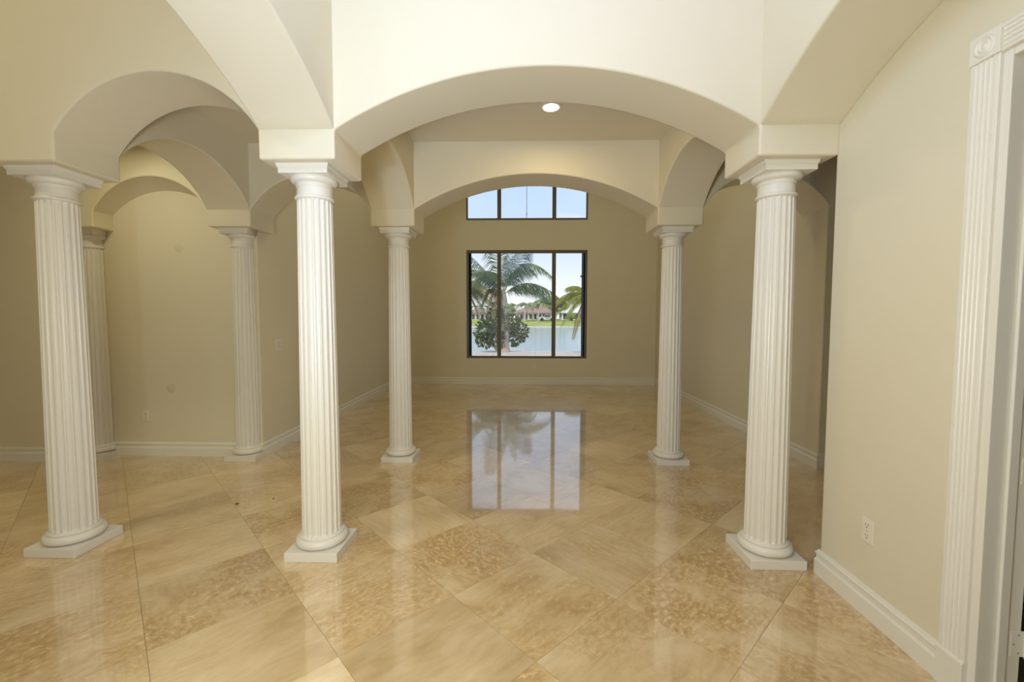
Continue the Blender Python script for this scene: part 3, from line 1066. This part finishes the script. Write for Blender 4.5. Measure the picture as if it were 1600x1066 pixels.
right = [((-0.7, -0.2, 0.8), (-1.6, -0.3, 0.0), YG, dict(nl=40, w=0.028, ll=0.75)), ((-0.8, 0.3, 0.5), (-1.7, 0.3, -0.75), YG, dict(nl=40, w=0.028, ll=0.65)), ((-0.4, -0.1, 0.9), (-1.1, -0.3, 0.6), YG, dict(nl=40, w=0.028, ll=0.7)),
         ((-0.5, -0.3, 0.2), (-0.85, -0.5, -1.6), M['frond_dry'], dict(ll=0.55, hang=1.1)), ((-0.6, 0.1, 0.5), (-1.35, 0.0, -1.1), YG, dict(nl=40, w=0.028, ll=0.8)),
         ((-0.9, 0.5, 0.8), (-1.6, 0.8, -0.3), M['frond_olive'], dict(ll=0.7)), ((-0.3, 0.5, 0.9), (-0.9, 1.1, 0.7), YG, dict(nl=40, w=0.028, ll=0.7)), ((-0.6, -0.6, 0.7), (-1.2, -1.2, -0.4), YG, dict(nl=40, w=0.028, ll=0.7)),
         ((0.8, 0.2, 1.0), (2.0, 0.2, 0.0), YG, dict(nl=40, w=0.028, ll=0.7)), ((0.1, 0.9, 1.2), (0.2, 2.0, 0.6), YG, dict(nl=40, w=0.028, ll=0.7)), ((0.0, -0.9, 1.2), (0.1, -2.0, 0.4), YG, dict(nl=40, w=0.028, ll=0.7)), ((0.3, 0, 1.5), (0.8, 0.1, 2.3), YG, dict(nl=40, w=0.028, ll=0.7))]
palm('yellow-green palm at the right edge of the lower window', (3.05, 19.3, -0.15), (3.0, 19.3, 1.85), 0.2, 0.16, right)


def shrub(label, base, blobs, nleaf, size):
    t = thing('broadleaf_shrub', label, 'shrub', base)
    m = MB()
    for (bx, by, bz, br) in blobs:
        m.tube([(0, 0, 0), (bx * 0.3, by * 0.3, bz * 0.5), (bx, by, bz)], [0.04, 0.028, 0.01], 6)
    m.build('stem', M['trunk'], t, smooth=60)
    v, f = [], []
    rg2 = random.Random(11)
    tot = sum(b[3] ** 2 for b in blobs)
    for (bx, by, bz, br) in blobs:
        for _ in range(int(nleaf * br * br / tot)):
            d = Vector((rg2.gauss(0, 1), rg2.gauss(0, 1), rg2.gauss(0, 1))).normalized()
            p = Vector((bx, by, bz)) + d * br * rg2.uniform(0.35, 1.0) ** 0.6
            ax = (d + Vector((rg2.gauss(0, .6), rg2.gauss(0, .6), rg2.gauss(-0.1, .6)))).normalized()
            sd = ax.cross(Vector((rg2.gauss(0, 1), rg2.gauss(0, 1), rg2.gauss(0, 1)))).normalized()
            nn = ax.cross(sd)
            s = size * rg2.uniform(0.7, 1.25)
            b = len(v)
            v += [p, p + ax * s * 0.5 + sd * s * 0.28 + nn * s * 0.06, p + ax * s, p + ax * s * 0.5 - sd * s * 0.28 + nn * s * 0.06, p + ax * s * 0.5]
            f += [(b, b + 1, b + 4), (b + 1, b + 2, b + 4), (b + 2, b + 3, b + 4), (b + 3, b, b + 4)]
    me = bpy.data.meshes.new('foliage')
    me.from_pydata([tuple(x) for x in v], [], f)
    o = link('foliage', me, M['leaf'], t)
    o['kind'] = 'stuff'
    return t


shrub('dark broad-leaved shrub round the foot of the main palm trunk', (-1.25, 20.6, -0.15),
      [(-0.5, 0.0, 1.0, 0.52), (0.0, 0.1, 1.35, 0.6), (-0.05, 0.15, 1.95, 0.42), (0.65, 0.75, 1.35, 0.46), (1.0, 0.7, 1.0, 0.46), (-0.62, 0.05, 0.6, 0.36), (-0.05, 0.1, 0.7, 0.46), (0.85, 0.7, 0.65, 0.36), (0.1, 0.2, 1.65, 0.4)], 2300, 0.19)


# ------------------------------------------------------------------ across the lake
def far_palm(label, x, y, z, h, s):
    t = thing('palm_tree', label, 'palm tree', (x, y, z), 'palms across the lake')
    MB().tube([(0, 0, 0), (0.1, 0, h * 0.5), (0.0, 0, h)], [0.22, 0.17, 0.14], 8).build('trunk', M['trunk'], t, smooth=60)
    r = random.Random(int(x * 31 + h * 100))
    for i in range(13):
        a = 2 * pi * i / 13 + r.uniform(-.2, .2)
        l = s * r.uniform(0.85, 1.15)
        dr = r.uniform(-0.75, 0.5)
        o = frond(t, (cos(a) * l * 0.55, sin(a) * l * 0.55, l * 0.5), (cos(a) * l, sin(a) * l, dr * l), M['farfrond'], nl=14, ll=0.75, w=0.16, rach=False, rng=r)
        o.location = (0, 0, h)


far_palm('tall pale palm across the lake just right of the main trunk', -1.9, 124.5, 0.75, 4.0, 2.0)
far_palm('bushy palm across the lake in front of the tiled house, left one', 0.4, 119, 0.35, 4.4, 2.2)
far_palm('bushy palm across the lake in front of the tiled house, middle one', 2.6, 123.5, 0.7, 3.9, 2.0)
far_palm('bushy palm across the lake by the roof slope, right one', 4.1, 118.5, 0.3, 4.6, 1.8)
far_palm('small palm across the lake near the white facade', 9.0, 121, 0.6, 3.2, 2.0)
far_palm('palm across the lake above the left screened porch', -12.6, 123, 0.6, 3.8, 2.2)


def bushy(label, x, y, z, rx, rz, seed, h=0.0):
    t = thing('leafy_tree', label, 'tree', (x, y, z), 'trees across the lake')
    MB().tube([(0, 0, 0), (0, 0, h + rz * 0.8)], [0.25, 0.15], 8).build('trunk', M['trunk'], t)
    bm = bmesh.new()
    bmesh.ops.create_icosphere(bm, subdivisions=4, radius=1.0)
    r = random.Random(seed)
    lumps = [Vector((r.gauss(0, 1), r.gauss(0, 1), r.gauss(0, .8))).normalized() for _ in range(22)]
    for v_ in bm.verts:
        d = v_.co.normalized()
        k = 0.72 + 0.30 * max(0, max((d.dot(q) - 0.75) / 0.25 for q in lumps)) + r.uniform(-0.06, 0.06)
        v_.co = Vector((d.x * rx * k, d.y * rx * k, d.z * rz * k + h + rz))
    me = bpy.data.meshes.new('crown')
    bm.to_mesh(me)
    bm.free()
    link('crown', me, M['tree'], t)


bushy('broad dark tree across the lake behind the tiled roof', 9.2, 147, 0.9, 6.0, 3.3, 3, 1.2)
bushy('round tree across the lake left of the main trunk', -5.6, 144, 0.8, 3.2, 2.4, 4, 0.8)
bushy('low hedge tree across the lake right of the white car', 13.5, 122.5, 0.7, 1.7, 1.0, 6, 0.0)


def house(label, x0, x1, y0, y1, z0, ze, zr, roof=True, mat=None, bays=5):
    t = thing('house', label, 'house', ((x0 + x1) / 2, (y0 + y1) / 2, z0), 'houses across the lake')
    hx, hy = (x1 - x0) / 2, (y1 - y0) / 2
    h = ze - z0
    MB().box(-hx, hx, -hy, hy, 0, h).build('wall', mat or M['stucco'], t)
    o_ = 0.6
    rl = max(0.3, hx - hy)
    MB().add([(-hx - o_, -hy - o_, h), (hx + o_, -hy - o_, h), (hx + o_, hy + o_, h), (-hx - o_, hy + o_, h), (-rl, 0, zr - z0), (rl, 0, zr - z0),
              (-hx - o_, -hy - o_, h - 0.18), (hx + o_, -hy - o_, h - 0.18), (hx + o_, hy + o_, h - 0.18), (-hx - o_, hy + o_, h - 0.18)],
             [(0, 1, 5, 4), (1, 2, 5), (2, 3, 4, 5), (3, 0, 4), (0, 6, 7, 1), (1, 7, 8, 2), (2, 8, 9, 3), (3, 9, 6, 0), (6, 9, 8, 7)]).build('roof', M['roof'] if roof else M['white'], t)
    bw = 2 * hx / bays
    for i in range(bays):
        a = -hx + bw * i
        fr_ = MB()
        fr_.box(a + 0.15 * bw, a + 0.2 * bw, -hy - 0.06, -hy, 0.25, h - 0.35)
        fr_.box(a + 0.8 * bw, a + 0.85 * bw, -hy - 0.06, -hy, 0.25, h - 0.35)
        fr_.box(a + 0.2 * bw, a + 0.8 * bw, -hy - 0.06, -hy, h - 0.45, h - 0.35)
        fr_.box(a + 0.2 * bw, a + 0.8 * bw, -hy - 0.06, -hy, 0.25, 0.35)
        w_ = fr_.build('window', M['white'], t)
        MB().box(a + 0.2 * bw, a + 0.8 * bw, -hy - 0.03, -hy, 0.35, h - 0.45).build('pane', M['dark'], w_)
    return t


house('low house with faded clay hip roof and dark porch across the lake', -2.5, 9.5, 128, 138, 0.7, 2.9, 5.5, bays=9)
house('white house across the lake at the right of the lower window', 11.2, 19.5, 126, 136, 0.7, 3.0, 4.8, roof=False, mat=M['white'], bays=5)
house('house with screened porch across the lake at the left of the lower window', -16.5, -8.6, 126, 136, 0.6, 2.8, 4.6, bays=6)


def car(label, x, y, z):
    t = thing('car', label, 'car', (x, y, z))
    prof = [(-2.1, 0.35), (-2.1, 0.85), (-1.95, 1.0), (-0.9, 1.05), (-0.45, 1.62), (0.85, 1.62), (1.35, 1.08), (2.0, 0.98), (2.15, 0.7), (2.15, 0.35)]
    MB().prism(prof, XZ, -0.85, 0.85).build('body', M['white'], t, bevel=0.06)
    MB().prism([(-0.75, 1.1), (-0.4, 1.55), (0.8, 1.55), (1.15, 1.1)], XZ, -0.87, 0.87).build('side_window', M['dark'], t)
    for wx in (-1.35, 1.35):
        for wy in (-0.82, 0.82):
            MB().lathe([(0.2, -0.1), (0.34, -0.1), (0.36, -0.05), (0.36, 0.05), (0.34, 0.1), (0.2, 0.1)], 20, (wx, wy, 0.36), axis='Y').build('wheel', M['tyre'], t, smooth=40)


car('white car parked on the far bank in front of the tiled house', 6.6, 122.5, 0.62)
